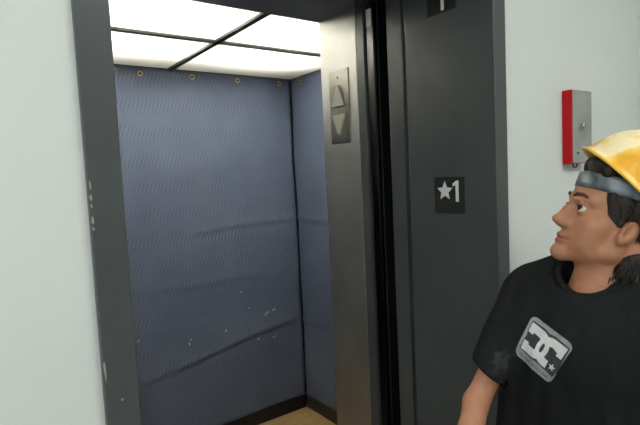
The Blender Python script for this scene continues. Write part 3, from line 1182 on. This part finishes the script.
# collar rib follows the neck opening on the shirt
ring = []
for k in range(64):
    w = 2 * math.pi * k / 64
    dx, dy = math.cos(w), math.sin(w)
    best = None
    # the opening's lip is the highest shirt point along this direction near the neck
    c = np.array((.020, .014))
    rel = V[:, :2] - c
    along = rel @ np.array((dx, dy))
    across = np.abs(rel @ np.array((-dy, dx)))
    m = (across < .006) & (along > .035) & (along < .125) & (V[:, 2] > 1.2)
    cand = V[m]
    al = along[m]
    sc = cand[:, 2] - 0.9 * al
    i = int(np.argmax(sc))
    ring.append((al[i], cand[i, 2]))
R_ = np.array(ring)
for _ in range(12):
    R_ = (np.roll(R_, 1, 0) + 2 * R_ + np.roll(R_, -1, 0)) / 4
pth = [BM @ Vector((.020 + math.cos(2 * math.pi * k / 64) * R_[k, 0], .014 + math.sin(2 * math.pi * k / 64) * R_[k, 0], R_[k, 1] - .001)) for k in range(64)]
obj('collar', tube(pth, .0075, 10, closed=True), M_COLLAR, shirt, smooth=True)


# chest print: four corners are found on the shirt, the art is laid between them
def on_shirt(px, py):
    d = ray(px, py).normalized()
    hit = bvh.ray_cast(CPOS, d)
    return hit[0], hit[1]


cc = {}
for key, (px, py) in dict(tl=(533, 313), tr=(577, 346), bl=(513, 354), br=(550, 386)).items():
    cc[key], _ = on_shirt(px, py)
nrm = on_shirt(543, 349)[1]
if nrm.dot(CPOS - cc['tl']) < 0:
    nrm = -nrm


def art_pt(u, v, lift):
    p = cc['tl'] * (1 - u) * (1 - v) + cc['tr'] * u * (1 - v) + cc['bl'] * (1 - u) * v + cc['br'] * u * v
    hit = bvh.ray_cast(p + nrm * .06, -nrm)
    q = hit[0] if hit[0] is not None else p
    return q + nrm * lift


def art(name, polys, mat, lift, parent, cuts=0):
    bm = bmesh.new()
    for pts in polys:
        vs = [bm.verts.new((p[0], p[1], 0)) for p in pts]
        for tri in tessellate_polygon([[Vector((p[0], p[1], 0)) for p in pts]]):
            try:
                bm.faces.new([vs[i] for i in tri])
            except ValueError:
                pass
    for _ in range(4):
        es = [e for e in bm.edges if e.calc_length() > .06]
        if not es:
            break
        bmesh.ops.subdivide_edges(bm, edges=es, cuts=1)
        bmesh.ops.triangulate(bm, faces=[f_ for f_ in bm.faces if len(f_.verts) > 3])
    for v in bm.verts:
        v.co = art_pt(v.co.x, v.co.y, lift)
    bmesh.ops.recalc_face_normals(bm, faces=bm.faces)
    for fc in bm.faces:
        if fc.normal.dot(nrm) < 0:
            fc.normal_flip()
    return obj(name, bm, mat, parent)


def rrect(x0, y0, x1, y1, r, n=6):
    out = []
    for cx, cy, a0 in ((x1 - r, y1 - r, 0), (x0 + r, y1 - r, 90), (x0 + r, y0 + r, 180), (x1 - r, y0 + r, 270)):
        for k in range(n + 1):
            w = math.radians(a0 + 90 * k / n)
            out.append((cx + r * math.cos(w), cy + r * math.sin(w)))
    return out


def arc(cx, cy, rx, ry, a0, a1, n=14):
    return [(cx + rx * math.cos(math.radians(a0 + (a1 - a0) * k / n)), cy + ry * math.sin(math.radians(a0 + (a1 - a0) * k / n))) for k in range(n + 1)]


def grow(pts, s):
    cx = sum(p[0] for p in pts) / len(pts)
    cy = sum(p[1] for p in pts) / len(pts)
    return [(cx + (p[0] - cx) * s, cy + (p[1] - cy) * s) for p in pts]


badge = art('chest_print', [rrect(0.02, 0.02, .98, .98, .13)], M_PRINTGREY, .0016, shirt)
badge['label'] = 'grey rounded square print with white interlocked letters'
# letters: D (bowl to the right, slab stem with a notch) and C (bowl to the left, slab ends)
D1 = [(.10, .15), (.38, .15)] + arc(.38, .46, .27, .31, -90, 90) + [(.10, .77), (.10, .56), (.22, .56), (.22, .60), (.34, .60)] + arc(.35, .46, .11, .14, 90, -90) + [(.22, .32), (.22, .37), (.10, .37)]
C1 = [(.93, .15), (.93, .41), (.81, .41), (.81, .35), (.71, .32)] + arc(.69, .46, .11, .14, -90, -270) + [(.74, .60), (.74, .77), (.66, .77)] + arc(.66, .46, .27, .31, 90, 270) + [(.66, .15)]
art('print_dark_shape', [[(.08, .12), (.40, .10), (.50, .13), (.62, .10), (.95, .12), (.97, .42), (.99, .62), (.95, .82), (.62, .80), (.50, .79), (.40, .81), (.07, .79), (.08, .57), (.10, .46), (.08, .38)]], M_PRINTDARK, .0022, badge)  # dark printed outline behind the letters
art('print_letters', [D1, C1], M_PRINTWHITE, .0030, badge)
art('print_dark_shape', [arc(.52, .46, .036, .105, 0, 345, 23)], M_PRINTDARK, .0038, badge)  # small dark counter printed where the letters overlap
st = []
for k in range(10):
    rr = .082 if k % 2 == 0 else .037
    w = -math.pi / 2 + k * math.pi / 5
    st.append((.855 + rr * math.cos(w), .655 + rr * math.sin(w)))
art('print_star', [st], M_PRINTWHITE, .0038, badge)
# small lettering along the lower edge
fc = bpy.data.curves.new('print_text', 'FONT')
fc.body = 'DCSHOECOUSA'
fc.size = 1.0
fo = bpy.data.objects.new('print_text_source', fc)
COL.objects.link(fo)
bpy.context.view_layer.update()
tm = bpy.data.meshes.new_from_object(fo.evaluated_get(bpy.context.evaluated_depsgraph_get()))
bpy.data.objects.remove(fo)
bm = bmesh.new()
bm.from_mesh(tm)
xs_ = [v.co.x for v in bm.verts]
w_ = max(xs_) - min(xs_)
for v in bm.verts:
    v.co = art_pt(.12 + .74 * (v.co.x - min(xs_)) / w_, .93 - .085 * v.co.y, .0024)
for f_ in bm.faces:
    f_.normal_update()
    if f_.normal.dot(nrm) < 0:
        f_.normal_flip()
obj('print_text', bm, M_PRINTDARK, badge)

# ---- trousers and shoes (below the frame)
tr_ = Field(axis([(-.26, .26, .008)]), axis([(-.2, .22, .008)]), axis([(.03, .9, .008)]))
tr_.cap((-.07, 0, .80), (.07, 0, .80), .108, k=.03)
for s in (1, -1):
    tr_.chain([(s * .085, 0, .80), (s * .095, .02, .45), (s * .10, -.015, .03)], [.098, .074, .066], .02)
    tr_.cap((s * .097, -.02, .10), (s * .097, -.02, -.05), .045, .047, .004, 'sub')
tr_.plane_cut((0, 0, .06), (0, 0, -1), (-.26, -.2, .02), (.26, .22, .10), .003)
tr_.plane_cut((0, 0, .875), (0, 0, 1), (-.26, -.2, .82), (.26, .22, .91), .003)
me, V, Fq = tr_.mesh('trousers')
mesh_obj('trousers', me, M_DENIM, person, smooth=True)
for s in (1, -1):
    so = Field(axis([(.03 if s > 0 else -.18, .18 if s > 0 else -.03, .005)]), axis([(-.11, .22, .005)]), axis([(-.02, .14, .005)]))
    so.cap((s * .10, -.045, .055), (s * .10, -.03, .08), .05, .047, .01)
    so.cap((s * .10, -.04, .035), (s * .108, .14, .032), .045, .044, .02)
    so.plane_cut((0, 0, .0), (0, 0, -1), (-.2, -.12, -.03), (.2, .23, .03), .004)
    me, V, Fq = so.mesh('shoe')
    mesh_obj('shoe', me, M_SHOE, person, smooth=True)

# ------------------------------------------------------------------ world and view
w = bpy.data.worlds.new('world')
scene.world = w
w.use_nodes = True
w.node_tree.nodes['Background'].inputs[0].default_value = (0.02, 0.02, 0.02, 1)
w.node_tree.nodes['Background'].inputs[1].default_value = 1.0
scene.view_settings.view_transform = 'Standard'
scene.view_settings.look = 'None'
scene.view_settings.exposure = 0.1
scene.view_settings.gamma = 1.0
scene.view_settings.use_curve_mapping = False
